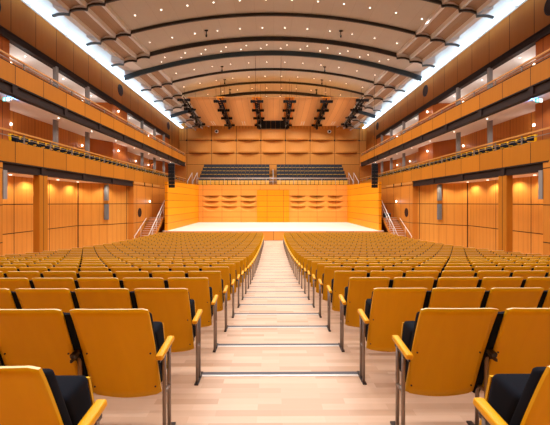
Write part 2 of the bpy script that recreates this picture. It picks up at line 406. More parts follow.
# ---------------------------------------------------------------- ceiling bands
def arcH(x): return 12-.0143*x*x
def profile(kind):
    xs = [9.1*i/12 for i in range(13)]
    p = [(x, arcH(x), 'ceil') for x in xs]
    if kind == 'smooth':
        p += [(9.8, arcH(9.8), 'ceil'), (10.5, arcH(10.5)+.03, 'ceil'), (11.2, 10.32, 'pale_lit'), (12.0, 10.36, 'pale_lit')]
    else:
        h = arcH(9.1)
        for i in range(3):
            x = 9.1+.95*i; c = 'petal' if i < 2 else 'white'
            if kind == 'beam':
                p.append((x+.04, h-.17, c)); p.append((x+.34, h-.13, c)); p.append((x+.65, h-.15, c)); p.append((x+.95, h-.25, c)); h -= .27
            elif i < 2:
                p.append((x+.04, h-.19, 'pale_lit')); p.append((x+.38, h-.03, 'pale_lit')); p.append((x+.70, h-.07, c)); p.append((x+.95, h-.22, c)); h -= .27
            else:
                p.append((x+.04, h-.16, 'pale_lit')); p.append((x+.40, h+.12, 'pale_lit')); p.append((x+.95, h+.30, c))
    return p
edges = [(-4, 1.7, 'petal'), (1.7, 5.2, 'petal'), (5.2, 8.7, 'petal'), (8.7, 12.0, 'petal'), (12.0, 15.4, 'smooth'), (15.4, 18.7, 'petal'), (18.7, 22.1, 'petal'), (22.1, 25.5, 'petal'), (25.5, 27.9, 'smooth'),
         (27.9, 31.2, 'petal'), (31.2, 34.6, 'petal'), (34.6, 38.0, 'petal'), (38.0, 40.4, 'smooth'), (40.4, 43.8, 'petal'), (43.8, 47.1, 'petal'), (47.1, 49.6, 'petal')]
for bi, (a, b, kind) in enumerate(edges):
    P = profile(kind); mb = MB(); rise = .14 if edges[min(bi+1, len(edges)-1)][2] == kind else .26
    for s in (-1, 1):
        for i in range(len(P)-1):
            (x0, h0, _), (x1, h1, c) = P[i], P[i+1]
            q = [(s*x0, a, E+h0), (s*x1, a, E+h1), (s*x1, b, E+h1+rise), (s*x0, b, E+h0+rise)]
            if s > 0: q = q[::-1]
            mb.quad(*q, c, False)
        x1, h1, _ = P[-1]
        mb.quad((s*x1, a, E+h1), (s*(x1-.05), a, E+h1+.5), (s*(x1-.05), b, E+h1+.5+rise), (s*x1, b, E+h1+rise), 'white')
    struct(mb, 'ceiling')
    if bi == len(edges)-1: continue
    # beam under the joint between this band and the next
    nk = edges[bi+1][2]; deep = nk == 'petal' and kind == 'smooth'
    PP = profile('beam') if not deep else [(x, arcH(x), 0) for x in [i*.75 for i in range(17)]]
    th = .10 if not deep else .16; drop = .05 if not deep else .1; up_ = rise+.04 if not (kind == 'petal' and nk == 'smooth') else .32
    mb = MB()
    for s in (-1, 1):
        for i in range(len(PP)-1):
            (x0, h0, _), (x1, h1, _c) = PP[i], PP[i+1]
            if not deep: drop, up_ = (.05, rise+.04 if nk != 'smooth' else .32) if x0 < 9.08 else (.03, .09)
            mb.hexa([(s*x0, b-th/2, E+h0-drop), (s*x1, b-th/2, E+h1-drop), (s*x1, b+th/2, E+h1-drop), (s*x0, b+th/2, E+h0-drop),
                     (s*x0, b-th/2, E+h0+up_), (s*x1, b-th/2, E+h1+up_), (s*x1, b+th/2, E+h1+up_), (s*x0, b+th/2, E+h0+up_)], 'rib_cove_tint' if deep else ('rib_end_tint' if x0 > 10.9 and not deep else 'rib'))
    QN = profile(nk)
    for s in (-1, 1):
        for (A, B) in zip(range(len(P)-1), range(1, len(P))):
            x0, h0, _ = P[A]; x1, h1, c_ = P[B]
            def hn(x):
                for q in range(len(QN)-1):
                    if QN[q][0] <= x <= QN[q+1][0]: return QN[q][1]+(QN[q+1][1]-QN[q][1])*(x-QN[q][0])/max(1e-6, QN[q+1][0]-QN[q][0])
                return QN[-1][1]
            mb.quad((s*x0, b, E+min(hn(x0), h0)), (s*x1, b, E+min(hn(x1), h1)), (s*x1, b, E+h1+rise), (s*x0, b, E+h0+rise), 'pale_lit' if x0 > 9.08 else 'rib')
    struct(mb, 'trim_ceiling_beam')
# light coves along both side walls
for s in (-1, 1):
    mb = MB()
    mb.quad((s*(XU+.15), Y0, E+10.7), (s*(XU+.15), YB, E+10.7), (s*12.7, YB, E+11.6), (s*12.7, Y0, E+11.6), 'white')
    mb.quad((s*12.7, Y0, E+11.6), (s*12.7, YB, E+11.6), (s*11.2, YB, E+11.6), (s*11.2, Y0, E+11.6), 'white')
    struct(mb, 'ceiling')
    mb = MB()
    for a, b in [(e[0]+.15, e[1]-.15) for e in edges]:
        mb.box(s*12.82, s*13.2, a, b, E+10.66, E+10.74, 'led')
    o = mb.build('cove_light'); tag(o, 'long bluish white light cove along the top of the %s wall' % SN[s], 'cove light', 'light coves')

# ---------------------------------------------------------------- stage
ZS = E-2.54
mb = MB(); mb.box(-9.9, 9.9, 31.05, 44.7, .02, ZS-.05, 'stagefront'); mb.box(-9.95, 9.95, 31.0, 44.7, ZS-.05, ZS, 'stagefloor')
o = mb.build('stage'); o['kind'] = 'structure'; o.name = 'stage_floor'
for s in (-1, 1):
    mb = MB()
    mb.hexa([(s*9.55, 31.2, ZS), (s*9.8, 31.2, ZS), (s*9.8, 44.8, ZS), (s*9.55, 44.8, ZS),
             (s*9.55, 31.2, E+1.88), (s*9.8, 31.2, E+1.88), (s*9.8, 44.8, E+2.27), (s*9.55, 44.8, E+2.27)], 'stageside')
    struct(mb, 'wall_stage_'+SN[s])
YS = 44.42
mb = MB(); mb.box(-9.8, 9.8, 44.94, 44.98, ZS, E+1.6, 'stageback'); mb.box(-9.8, 9.8, YS, 44.98, E+.88, E+2.27, 'stageback'); mb.box(-9.8, 9.8, YS, 44.94, ZS, E-1.2, 'stageback')
mb.box(-2.2, 2.2, YS, 44.94, E-1.2, E+.88, 'stageback')
DX = (3.2, 5.62, 8.0); HWD = 1.04
def dish(mb, x0, x1, z0, z1, d, m, nx=14, nz=7):
    """scooped hollow under the joint: deepest along its straight upper edge"""
    b = len(mb.v)
    for j in range(nz+1):
        t = j/nz
        for i in range(nx+1):
            u = i/nx; o = d*math.sin(math.pi*u)**.8*max(0, 1-t/(.30+.55*math.sin(math.pi*u)))
            mb.v.append((x0+(x1-x0)*u, YS+o, z1+(z0-z1)*t))
    for j in range(nz):
        for i in range(nx): mb.face((b+j*(nx+1)+i, b+j*(nx+1)+i+1, b+(j+1)*(nx+1)+i+1, b+(j+1)*(nx+1)+i), m, False)
    c = len(mb.v)
    for i in range(nx+1): mb.v.append((x0+(x1-x0)*i/nx, YS, z1))
    for i in range(nx): mb.face((b+i, b+i+1, c+i+1, c+i), m)
for s in (-1, 1):
    for (z0, z1) in ((.19, .88), (-.5, .19), (-1.2, -.5)):
        cuts = [2.2]+[q for X in DX for q in (X-HWD, X+HWD)]+[9.8]
        for i in range(len(cuts)-1):
            x0, x1 = sorted((s*cuts[i], s*cuts[i+1]))
            if i % 2: dish(mb, x0, x1, E+z0, E+z1, .5, 'stageback')
            else: mb.quad((x0, YS, E+z0), (x1, YS, E+z0), (x1, YS, E+z1), (x0, YS, E+z1), 'stageback')
struct(mb, 'wall_stage_back')
mb = MB(); mb.box(-2.08, 2.08, YS-.08, YS, ZS, E+1.62, 'stagedoor'); struct(mb, 'door_1')

# choir tiers
for r in range(5):
    mb = MB(); y0 = 44.98 if r == 0 else 44.85+.875*r
    mb.box(-10.3, 10.3, y0, YB if r == 4 else y0+.875, 0, E+2.27+.55*r, 'back'); struct(mb, 'floor_choir_tier')
for s in (-1, 1):
    mb = MB(); mb.box(s*10.3, s*XU, 44.6, YB, 0, E+2.0, 'back'); struct(mb, 'floor_choir_side')
mb = MB()
for r in range(9):
    mb.box(-.42, .42, 44.85+.4375*r, 44.85+.4375*(r+1)+.02, E+2.2, E+2.27+.275*r, 'back')
o = mb.build('choir_steps'); tag(o, 'pale centre steps climbing between the two halves of the choir', 'steps')
mb = MB()
for r in range(0, 5): mb.tube((0, 44.95+.875*r, E+2.27+.55*r), (0, 44.95+.875*r, E+3.1+.5*r-.1*r), .035, 'chrome', 8)
for r in range(0, 4): mb.tube((0, 44.95+.875*r, E+3.08+.4*r), (0, 44.95+.875*(r+1), E+3.08+.4*(r+1)), .04, 'chrome', 8)
for r in range(0, 4): mb.tube((0, 44.95+.875*r, E+2.7+.45*r), (0, 44.95+.875*(r+1), E+2.7+.45*(r+1)), .02, 'chrome', 6)
o = mb.build('handrail'); tag(o, 'pale steel handrail up the centre steps of the choir', 'handrail')
root = empty('guardrail', (0, 44.72, E+2.27)); tag(root, 'pale steel guardrail along the front of the choir above the stage', 'railing')
mb = MB(); mb.tube((-9.9, 0, .88), (9.9, 0, .88), .045, 'chrome'); mb.build('top_rail', root)
for z in (.25, .45, .65):
    mb = MB(); mb.tube((-9.9, 0, z), (9.9, 0, z), .012, 'chrome', 6); mb.build('wire', root)
for i in range(12):
    mb = MB(); mb.tube((-9.9+1.8*i, 0, 0), (-9.9+1.8*i, 0, .88), .016, 'chrome', 6); mb.build('rail_post', root)

# choir seats (face the hall)
def choir_seat_mesh(top=.49):
    m = MB()
    m.hexa([(-.265, .18, .40), (.265, .18, .40), (.265, .34, .38), (-.265, .34, .38), (-.265, .33, .95), (.265, .33, .95), (.265, .42, .95), (-.265, .42, .95)], 'choircloth')
    m.hexa([(-.235, -.02, .10), (.235, -.02, .10), (.235, .18, .10), (-.235, .18, .10), (-.235, .08, .58), (.235, .08, .58), (.235, .26, .60), (-.235, .26, .60)], 'choircloth')
    m.hexa([(-.24, -.045, .10), (.24, -.045, .10), (.24, -.02, .10), (-.24, -.02, .10), (-.24, .055*top/.58-.01, top), (.24, .055*top/.58-.01, top), (.24, .08*top/.58, top), (-.24, .08*top/.58, top)], 'choirply')
    m.box(-.262, -.245, .05, .4, 0, .55, 'cloth'); m.box(.245, .27, .0, .4, 0, .55, 'cloth'); m.box(-.27, -.235, .0, .4, .55, .59, 'cloth')
    return m
cs = choir_seat_mesh().data('choir_chair'); cs1 = choir_seat_mesh(.62).data('choir_chair')
for r in range(5):
    for s in (-1, 1):
        for i in range(17):
            o = bpy.data.objects.new('choir_chair', cs if r else cs1); C.objects.link(o)
            o.location = (s*(.77+.548*i), 45.2+.875*r, E+2.27+.55*r)
            tag(o, 'dark choir seat %s from centre steps, %s row above stage wall, %s half' % (ORD[i+1], ORD[r+1], SN[s]), 'seat', 'choir seats behind the stage')

# ---------------------------------------------------------------- stage side stairs with rails
for s in (-1, 1):
    mb = MB(); y = 28.1
    for i in range(12):
        z = .17*(i+1); mb.box(s*10.0, s*11.12, y+.27*i, y+.27*i+.29 if i < 11 else 36, .0 if i < 2 else z-.4, z-.03, 'lowwall'); mb.box(s*10.0, s*11.12, y+.27*i-.02, y+.27*i+.08, z-.03, z, 'alu')
    o = mb.build('stair'); tag(o, 'pale steps climbing past the %s end of the stage' % SN[s], 'stairs', 'stairs beside the stage')
    for k, (X, a, b, r) in enumerate(((10.02, (27.7, .75), (32.4, 3.95), .035), (11.02, (27.4, .70), (30.0, 2.05), .03))):
        root = empty('stair_rail', (s*X, a[0], 0))
        tag(root, ('long pale steel rail on the stage side of the %s stair' if k == 0 else 'short pale steel rail on the wall side of the %s stair') % SN[s], 'handrail', 'stair rails')
        mb = MB(); mb.tube((0, 0, a[1]), (0, b[0]-a[0], b[1]), r, 'chrome'); mb.build('top_rail', root)
        if k == 0:
            mb = MB(); mb.tube((0, .5, a[1]-.1), (0, b[0]-a[0], b[1]-.45), .015, 'chrome', 6); mb.build('wire', root)
        nn = 5 if k == 0 else 2
        for i in range(nn):
            t = (i+.05)/nn; yy = t*(b[0]-a[0]); zt = a[1]+(b[1]-a[1])*t
            fz = max(0, min(12, math.floor((a[0]+yy-28.1)/.27)+1))*.17
            mb = MB(); mb.tube((0, yy, fz), (0, yy, zt), .02, 'chrome', 6); mb.build('rail_post', root)
    # short rails at the ends of the choir
    mb = MB()
    for X in (10.45, 11.15):
        mb.tube((s*X, 45.0, E+2.0), (s*X, 45.0, E+2.75), .03, 'chrome', 6); mb.tube((s*X, 47.6, E+2.0), (s*X, 47.6, E+4.1), .03, 'chrome', 6)
        mb.tube((s*X, 45.0, E+2.75), (s*X, 47.6, E+4.1), .04, 'chrome')
    o = mb.build('handrail'); tag(o, 'slanting pale steel rails at the %s end of the choir' % SN[s], 'handrail', 'choir end rails')
    # dark object on the stage-side landing
mb = MB(); mb.box(10.15, 10.7, 31.4, 31.9, 2.04, 2.36, 'black'); mb.box(10.12, 10.73, 31.38, 31.92, 2.36, 2.44, 'slate'); mb.box(10.3, 10.55, 31.36, 31.4, 2.12, 2.2, 'chrome')
o = mb.build('equipment_case'); tag(o, 'small black case on the stair landing at the right end of the stage', 'case')

# ---------------------------------------------------------------- gallery railings
for s in (-1, 1):
    for lv, (h0, h1, ye) in enumerate(((2.62, 3.07, YE), (5.9, 6.25, YE-.35))):
        X = s*(XF+.05); root = empty('gallery_railing', (X, 0, E+h0)); hh = h1-h0
        tag(root, 'wood capped steel railing on the %s gallery front, %s side' % ('lower' if lv == 0 else 'upper', SN[s]), 'railing', 'gallery railings')
        mb = MB(); mb.box(-.045, .045, 8, ye, hh-.04, hh+.02, 'railwood'); mb.build('handrail', root)
        mb = MB(); mb.box(-.012, .012, 8, ye, hh*.45, hh*.45+.03, 'tube'); mb.build('middle_rail', root)
        if lv:
            mb = MB(); mb.box(-.03, .03, 8, ye, .0, .06, 'steel'); mb.build('bottom_rail', root)
        y = 8.2
        while y < ye:
            mb = MB(); mb.box(-.02, .02, y-.03, y+.03, 0, hh-.04, 'tube'); mb.build('rail_post', root); y += PIT

# gallery seats (lower galleries, facing the hall)
def gal_seat_mesh():
    m = MB()
    m.hexa([(-.25, -.40, .36), (.25, -.40, .36), (.25, -.30, .36), (-.25, -.30, .36), (-.25, -.52, .98), (.25, -.52, .98), (.25, -.43, .98), (-.25, -.43, .98)], 'ply')
    m.box(-.24, .24, -.36, -.15, .35, .76, 'cloth'); m.box(-.20, .20, -.40, -.34, .7, .93, 'cloth')
    m.box(-.25, .25, -.15, -.12, .38, .60, 'ply'); m.box(-.30, -.26, -.35, -.05, 0, .62, 'tube'); m.box(-.31, -.25, -.4, -.02, .62, .66, 'arm')
    m.box(.26, .30, -.4, -.05, .0, .6, 'cloth')
    return m
gs = gal_seat_mesh().data('gallery_chair')
for s in (-1, 1):
    for i in range(44):
        y = 16.0+.62*i
        if y > 43: break
        o = bpy.data.objects.new('gallery_chair', gs); C.objects.link(o)
        o.location = (s*11.58, y, E+2.15); o.rotation_euler = (0, 0, R(90) if s > 0 else R(-90))
        tag(o, 'seat behind the lower %s gallery front, %s from the rear end of the row' % (SN[s], ORD[i+1]), 'seat', 'lower gallery seats')

# ---------------------------------------------------------------- column loudspeakers, line arrays, centre cluster
for s in (-1, 1):
    for (X, y) in ((12.42, 25.75), (11.3, 14.42)):
        for (a, b, t) in ((.14, 1.35, 'upper'), (-1.28, -.12, 'lower')):
            if y < 20 and t == 'lower': continue
            mb = MB(); mb.box(s*X-.13, s*X+.13, y-.12, y+.1, E+a, E+b, 'slate' if t == 'lower' else 'post'); mb.box(s*X-.1, s*X+.1, y-.135, y-.12, E+a+.04, E+b-.04, 'slate')
            o = mb.build('column_speaker')
            tag(o, 'slim grey %s wall speaker %s, %s side' % (t, 'beside the angled recess end' if y > 20 else 'at the rear edge of the recess', SN[s]), 'speaker', 'slim grey speakers')
    root = empty('line_array_speaker', (s*8.9, 30.3, E+1.28)); tag(root, 'black line array hanging at the %s edge of the stage' % SN[s], 'speaker', 'line arrays')
    for i in range(7):
        mb = MB(); z = .305*i; d = .03*abs(i-5)
        mb.hexa([(-.27, -.2+d, z+.01), (.27, -.2+d, z+.01), (.2, .25, z+.03), (-.2, .25, z+.03), (-.27, -.2+d*.8, z+.295), (.27, -.2+d*.8, z+.295), (.2, .25, z+.275), (-.2, .25, z+.275)], 'black')
        mb.build('cabinet', root)
    mb = MB(); mb.box(-.2, .2, -.1, .2, 2.13, 2.2, 'post'); mb.box(-.02, .02, -.02, .15, 0, 2.13, 'black'); mb.build('rigging_frame', root)
    mb = MB(); mb.tube((0, .05, 2.2), (0, .05, 9.72), .012, 'black', 6); mb.build('cable', root)
root = empty('speaker_cluster', (0, 39.8, E+8.5)); tag(root, 'wide black speaker cluster hanging over the middle of the stage', 'speaker')
for i in range(5):
    mb = MB(); x = -1.36+.544*i; mb.hexa([(x+.01, -.3, 0), (x+.534, -.3, 0), (x+.534, .3, 0), (x+.01, .3, 0), (x+.01, -.35, 1.05), (x+.534, -.35, 1.05), (x+.534, .3, 1.05), (x+.01, .3, 1.05)], 'black'); mb.build('cabinet', root)
for x in (-1, 1):
    mb = MB(); mb.tube((x, 0, 1.05), (x, 0, 3.5), .015, 'black', 6); mb.build('cable', root)
for s in (-1, 1):
    mb = MB(); mb.box(s*1.72-.2, s*1.72+.2, 40.5, 40.9, E+8.75, E+9.5, 'black'); mb.box(s*1.72-.03, s*1.72+.03, 40.68, 40.74, E+9.5, E+9.75, 'black')
    o = mb.build('stage_speaker'); tag(o, 'small black box speaker just %s of the wide hanging cluster' % SN[s], 'speaker', 'small hanging speakers')
    mb = MB(); mb.box(s*1.50-.06-s*.0, s*1.50+.06, 40.3, 40.45, E+8.8, E+9.3, 'white'); mb.tube((s*1.50, 40.37, E+9.3), (s*1.50, 40.37, E+9.6), .02, 'black', 6)
    o = mb.build('canopy_lamp'); tag(o, 'slim white lamp hanging beside the %s end of the speaker cluster' % SN[s], 'lamp', 'slim white hanging lamps')

# ---------------------------------------------------------------- stage canopy, trusses and spotlights
def canH(y):
    t = (y-33.0)/8.9
    return 9.98-.088*(y-33.0)+.05*max(0, 1-t/.28)**2-.12*math.sin(math.pi*min(1, max(0, t)))+.10*max(0, (t-.75)/.25)**2
def canopy(x0, x1, ye, up, m, name, label, ys=33.0):
    mb = MB(); n_ = 12
    for th in (0, .07):
        for j in range(n_+1):
            y = ys+(ye-ys)*j/n_
            for x in (x0, x1): mb.v.append((x, y, E+canH(y)+up+th))
    k = 2*(n_+1)
    for j in range(n_):
        mb.face((2*j, 2*j+1, 2*j+3, 2*j+2), m, True); mb.face((k+2*j, k+2*j+2, k+2*j+3, k+2*j+1), m, True)
        mb.face((2*j, 2*j+2, k+2*j+2, k+2*j), m); mb.face((2*j+1, k+2*j+1, k+2*j+3, 2*j+3), m)
    mb.face((0, k, k+1, 1), m); mb.face((2*n_, 2*n_+1, k+2*n_+1, k+2*n_), m)
    for x in (x0+.3, x1-.3):
        for y in (35, ye-1): mb.tube((x, y, E+canH(y)+up), (x, y, E+arcH(x)+.12), .012, 'black', 5)
    o = mb.build(name); tag(o, label, 'canopy panel', 'acoustic canopy panels'); return o
canopy(-1.12, 1.12, 39.3, 0, 'canopy', 'acoustic_canopy', 'centre curved wooden canopy panel above the hanging speaker cluster')
for s in (-1, 1):
    canopy(*sorted((s*2.05, s*4.75)), 41.9, 0, 'canopy', 'acoustic_canopy', 'curved wooden canopy panel next to the centre one, %s side' % SN[s])
    canopy(*sorted((s*5.5, s*8.2)), 41.9, 0, 'canopy', 'acoustic_canopy', 'outermost curved wooden canopy panel, %s side' % SN[s])
    canopy(*sorted((s*1.0, s*2.15)), 41.9, .3, 'canopy2', 'canopy_inset', 'narrow orange canopy strip behind the inner truss, %s side' % SN[s], 33.6)
    canopy(*sorted((s*4.65, s*5.6)), 41.9, .3, 'canopy2', 'canopy_inset', 'narrow orange canopy strip behind the middle truss, %s side' % SN[s], 33.6)
    for xx in (3.45, 7.0):
        for dx in (-.13, .13):
            mb = MB(); x = s*xx+dx
            mb.hexa([(x-.03, 39.6, E+canH(39.6)-.03), (x+.03, 39.6, E+canH(39.6)-.03), (x+.03, 41.2, E+canH(41.2)-.03), (x-.03, 41.2, E+canH(41.2)-.03),
                     (x-.03, 39.6, E+canH(39.6)+.01), (x+.03, 39.6, E+canH(39.6)+.01), (x+.03, 41.2, E+canH(41.2)+.01), (x-.03, 41.2, E+canH(41.2)+.01)], 'pale_lit')
            o = mb.build('canopy_slot'); tag(o, 'pale slot, %s of a pair near the rear edge of the %s %s canopy panel' % ('inner' if dx*s < 0 else 'outer', 'inner' if xx < 5 else 'outer', SN[s]), 'slot', 'canopy slots')
TR = (1.58, 5.13, 8.6)
spd = lamp_data('stage_spot', 'SPOT', P_STAGE, WARM, .035, 125, .4)
for s in (-1, 1):
    for ti, X in enumerate(TR):
        ya, yb = (33.0, 41.3); nm = ('inner', 'middle', 'outer')[ti]
        H = lambda y: canH(y)-.28 if ti < 2 else canH(y)-.15
        root = empty('lighting_truss', (s*X, ya, E+H(ya))); tag(root, 'black lighting truss, %s one on the %s side of the canopy' % (nm, SN[s]), 'truss', 'lighting trusses')
        dy = yb-ya; dz = H(yb)-H(ya)
        mb = MB()
        for x in (-.19, .19): mb.tube((x, 0, 0), (x, dy, dz), .065, 'black', 6)
        mb.tube((0, 0, .22), (0, dy, dz+.22), .045, 'black', 6)
        for i in range(16):
            t = i/15; t2 = min(1, t+1/15)
            mb.tube((-.19, dy*t, dz*t), (.19, dy*t2, dz*t2), .05, 'black', 5); mb.tube((.19, dy*t, dz*t), (0, dy*t2, dz*t2+.22), .035, 'black', 5)
        mb.build('truss_frame', root)
        for j in range(4):
            t = (j+.1)/3.4; wd = .62
            mb = MB(); mb.box(-wd, wd, dy*t-.05, dy*t+.05, dz*t-.05, dz*t+.05, 'black')
            for x in (-wd+.1, -.32, .32, wd-.1): mb.box(x-.09, x+.09, dy*t-.09, dy*t+.09, dz*t-.11, dz*t+.12, 'black')
            mb.build('crossbar', root)
        for y in (.6, dy-.6):
            mb = MB(); mb.tube((0, y, dz*y/dy+.2), (0, y, arcH(X)-H(ya)+.1), .012, 'black', 5); mb.build('cable', root)
        for j in range(5):
            t = (j+.45)/5; y = ya+dy*t; z = E+H(ya)+dz*t-.04
            r_ = empty('stage_spotlight', (s*X, y, z)); r_.rotation_euler = (R(-8), 0, 0)
            tag(r_, 'black stage spotlight, %s from the hall end of the %s %s truss' % (ORD[j+1], nm, SN[s]), 'spotlight', 'stage spotlights')
            mb = MB(); mb.tube((0, 0, -.12), (0, 0, -.46), .11, 'black', 10, .14); mb.tube((0, 0, .26), (0, 0, -.12), .03, 'black', 6); mb.build('housing', r_)
            mb = MB(); mb.tube((0, 0, -.455), (0, 0, -.47), .155, 'foot', 12); mb.build('front_ring', r_)
            light('stage_spot', spd, (0, 0, -.5), r_)
# ---------------------------------------------------------------- ceiling downlights
dm = MB(); dm.tube((0, 0, 0), (0, 0, -.02), .042, 'lamp', 12); dm_ = dm.data('downlight')
dmain = lamp_data('downlight_beam', 'SPOT', P_MAIN, WARM, .03, 140, .5)
dback = lamp_data('downlight_beam_rear', 'SPOT', P_BACK, WARM, .03, 140, .5)
rows = [(-1.0, 6, 2.9, 0, 2), (3.4, 6, 2.9, 0, 2), (7, 6, 2.9, 0, 2), (10.3, 6, 2.9, 0, 2), (13.7, 6, 2.9, 0, 2), (17.0, 12, 1.55, 0, 1), (20.5, 12, 1.55, .3, 1), (23.8, 12, 1.55, 0, 1), (26.3, 12, 1.55, .25, 1), (27.0, 12, 1.55, -.22, .0),
        (29.6, 12, 1.55, .2, 1), (32.9, 12, 1.55, 0, 1), (36.3, 12, 1.55, .1, .5), (39.2, 12, 1.55, 0, .5), (42.4, 12, 1.55, 0, 1.5), (46.2, 12, 1.55, 0, 1)]
def band_of(y):
    for e in edges:
        if e[0] <= y < e[1]: return e
pows = {}
for ri, (y, n_, pit, of, pw) in enumerate(rows):
    e = band_of(y)
    if pw and (pw, y > 40) not in pows:
        d = (dback if y > 40 else dmain).copy(); d.energy *= pw; pows[(pw, y > 40)] = d
    for i in range(n_):
        x = (i-(n_-1)/2)*pit+of
        if abs(x) > 9.0: continue
        z = E+arcH(x)+.14*(y-e[0])/(e[1]-e[0])-.015
        o = bpy.data.objects.new('downlight', dm_); C.objects.link(o); o.location = (x, y, z)
        tag(o, 'small round ceiling downlight, %s from left in the %s row from the rear' % (ORD[i+1], ORD[ri+1]), 'ceiling light', 'hall ceiling downlights')
        if pw: light('downlight_beam', pows[(pw, y > 40)], (0, 0, -.04), o)
# small black fittings hanging from the ceiling
for k, (y, X) in enumerate(((23.6, 4.6), (29.9, 4.45), (33.0, 4.65), (36.0, 4.5))):
    for s in (-1, 1):
        z = E+arcH(X)+.1
        mb = MB(); mb.tube((s*X, y, z), (s*X, y, z-.35), .03, 'black', 6); mb.tube((s*X-.12, y, z-.05), (s*X+.12, y, z-.05), .05, 'black', 6); mb.tube((s*X, y, z-.33), (s*X, y, z-.48), .06, 'black', 8)
        o = mb.build('ceiling_fitting'); tag(o, 'small black fitting hanging under the ceiling, %s pair from the rear, %s one' % (ORD[k+1], SN[s]), 'ceiling fitting', 'black ceiling fittings')
for x, x2 in ((-1.45, -1.7), (.62, .7)):
    mb = MB(); mb.tube((x, 28.1, E+11.9), (x2, 33.0, E+10.2), .014, 'black', 5); o = mb.build('hanging_cable')
    tag(o, 'thin dark cable from the ceiling to the canopy, %s of the centre line' % ('left' if x < 0 else 'right'), 'cable', 'thin canopy cables')
for s in (-1, 1):
    mb = MB(); X = s*8.0; mb.box(X-.12, X+.12, YB-.14, YB-.06, E+10.0, E+10.3, 'steel'); mb.tube((X, YB-.14, E+10.15), (X, YB-.7, E+10.05), .24, 'white', 12); mb.tube((X, YB-.7, E+10.05), (X, YB-.72, E+10.045), .15, 'black', 10)
    o = mb.build('wall_camera'); tag(o, 'small white camera like fitting high on the %s part of the back wall' % SN[s], 'wall fitting', 'white fittings on the back wall')

# ---------------------------------------------------------------- gallery and recess lamps
drec = lamp_data('recess_beam', 'SPOT', P_REC, (1, .86, .66), .03, 150, .6)
dgal = lamp_data('gallery_beam', 'SPOT', P_GAL, WARM, .03, 165, .4)
dgalu = lamp_data('gallery_beam_upper', 'POINT', P_GAL*.22, WARM, .03)
dwl = lamp_data('wall_lamp_glow', 'POINT', 7, WARM, .03)
rm = MB(); rm.tube((0, 0, 0), (0, 0, -.02), .07, 'lamp', 10); rm_ = rm.data('recess_lamp')
lm = MB(); lm.tube((0, 0, 0), (0, 0, -.03), .035, 'walllamp', 10); lm_ = lm.data('gallery_lamp')
wm = MB(); wm.ball((0, 0, 0), .09, 'walllamp', 12, 8, (.7, 1, 1)); wm_ = wm.data('wall_lamp')
for s in (-1, 1):
    for i, y in enumerate((15.3, 17.7, 19.6, 21.6, 23.8, 25.2)):
        o = bpy.data.objects.new('recess_lamp', rm_); C.objects.link(o); o.location = (s*(13.45 if y < 25 else 12.0), y, E+1.42)
        tag(o, 'round lamp in the %s recess ceiling, %s from the rear' % (SN[s], ORD[i+1]), 'ceiling light', 'recess ceiling lamps')
        light('recess_beam', drec, (0, 0, -.05), o)
    for i in range(9):
        y = 12.6+3.6*i
        o = bpy.data.objects.new('gallery_lamp', lm_); C.objects.link(o); o.location = (s*12.3, y, E+4.83)
        tag(o, 'tiny ceiling lamp under the upper %s gallery, %s from the rear' % (SN[s], ORD[i+1]), 'ceiling light', 'gallery ceiling lamps')
        light('gallery_beam', dgal, (0, 0, -.06), o)
        o = bpy.data.objects.new('gallery_lamp', lm_); C.objects.link(o); o.location = (s*14.2, y, E+8.35)
        tag(o, 'tiny ceiling lamp over the upper %s gallery floor, %s from the rear' % (SN[s], ORD[i+1]), 'ceiling light', 'upper gallery ceiling lamps')
        light('gallery_beam_upper', dgalu, (0, 0, -1.0), o)
    for i, (X, y, h, t) in enumerate(((XG, 20.1, 4.54, 'lower gallery rear wall near the rear'), (XG, 27.6, 4.55, 'lower gallery wall before the box'), (XU, 29.8, 4.45, 'box in the lower gallery'),
                                   (XG, 38.4, 4.6, 'lower gallery wall past the box'), (XG, 42.3, 4.6, 'stage end of the lower gallery'),
                                   (XG, 20.1, 8.05, 'upper gallery rear wall near the rear'), (XG, 27.6, 8.05, 'upper gallery wall before the box'), (XU, 29.8, 7.85, 'box in the upper gallery'), (XG, 42.3, 8.1, 'stage end of the upper gallery'),
                                   (XF, 31.2, .1, 'flush wall beside the stage stair'))):
        o = bpy.data.objects.new('wall_lamp', wm_); C.objects.link(o); o.location = (s*(X-.06), y, E+h)
        tag(o, 'round white wall lamp, %s, %s side' % (t, SN[s]), 'wall lamp', 'round white wall lamps')
        light('wall_lamp_glow', dwl, (-s*.3, 0, 0), o)
# exit signs under the upper gallery
for s in (-1, 1):
    root = empty('exit_sign', (s*11.95, 15.5, E+4.52)); tag(root, 'small glowing cyan and white escape sign under the upper %s gallery' % SN[s], 'sign', 'escape signs')
    mb = MB(); mb.box(-.16, .16, -.02, .03, 0, .17, 'post'); mb.tube((0, 0, .17), (0, 0, .27), .02, 'post', 6); mb.build('housing', root)
    mb = MB(); mb.box(-.15, -.01, -.03, -.02, .01, .16, 'signc'); mb.build('cyan_panel', root)
    mb = MB(); mb.box(.01, .15, -.03, -.02, .01, .16, 'signw'); mb.build('white_panel', root)
    mb = MB(); mb.prism_y([(.03, .085), (.08, .045), (.08, .125)], -.035, -.03, 'signc'); mb.box(.08, .13, -.035, -.03, .07, .10, 'signc'); mb.build('arrow', root)
    mb = MB(); mb.ball((-.08, -.035, .13), .013, 'signw', 8, 5); mb.tube((-.08, -.034, .115), (-.09, -.034, .07), .01, 'signw', 5)
    mb.tube((-.09, -.034, .07), (-.065, -.034, .03), .008, 'signw', 5); mb.tube((-.09, -.034, .07), (-.12, -.034, .04), .008, 'signw', 5); mb.tube((-.08, -.034, .11), (-.05, -.034, .09), .006, 'signw', 5)
    mb.build('pictogram', root)
    light('sign_glow', lamp_data('sign_glow', 'POINT', 40, (.05, .35, 1), .03), (-s*.15, .3, .15), root)

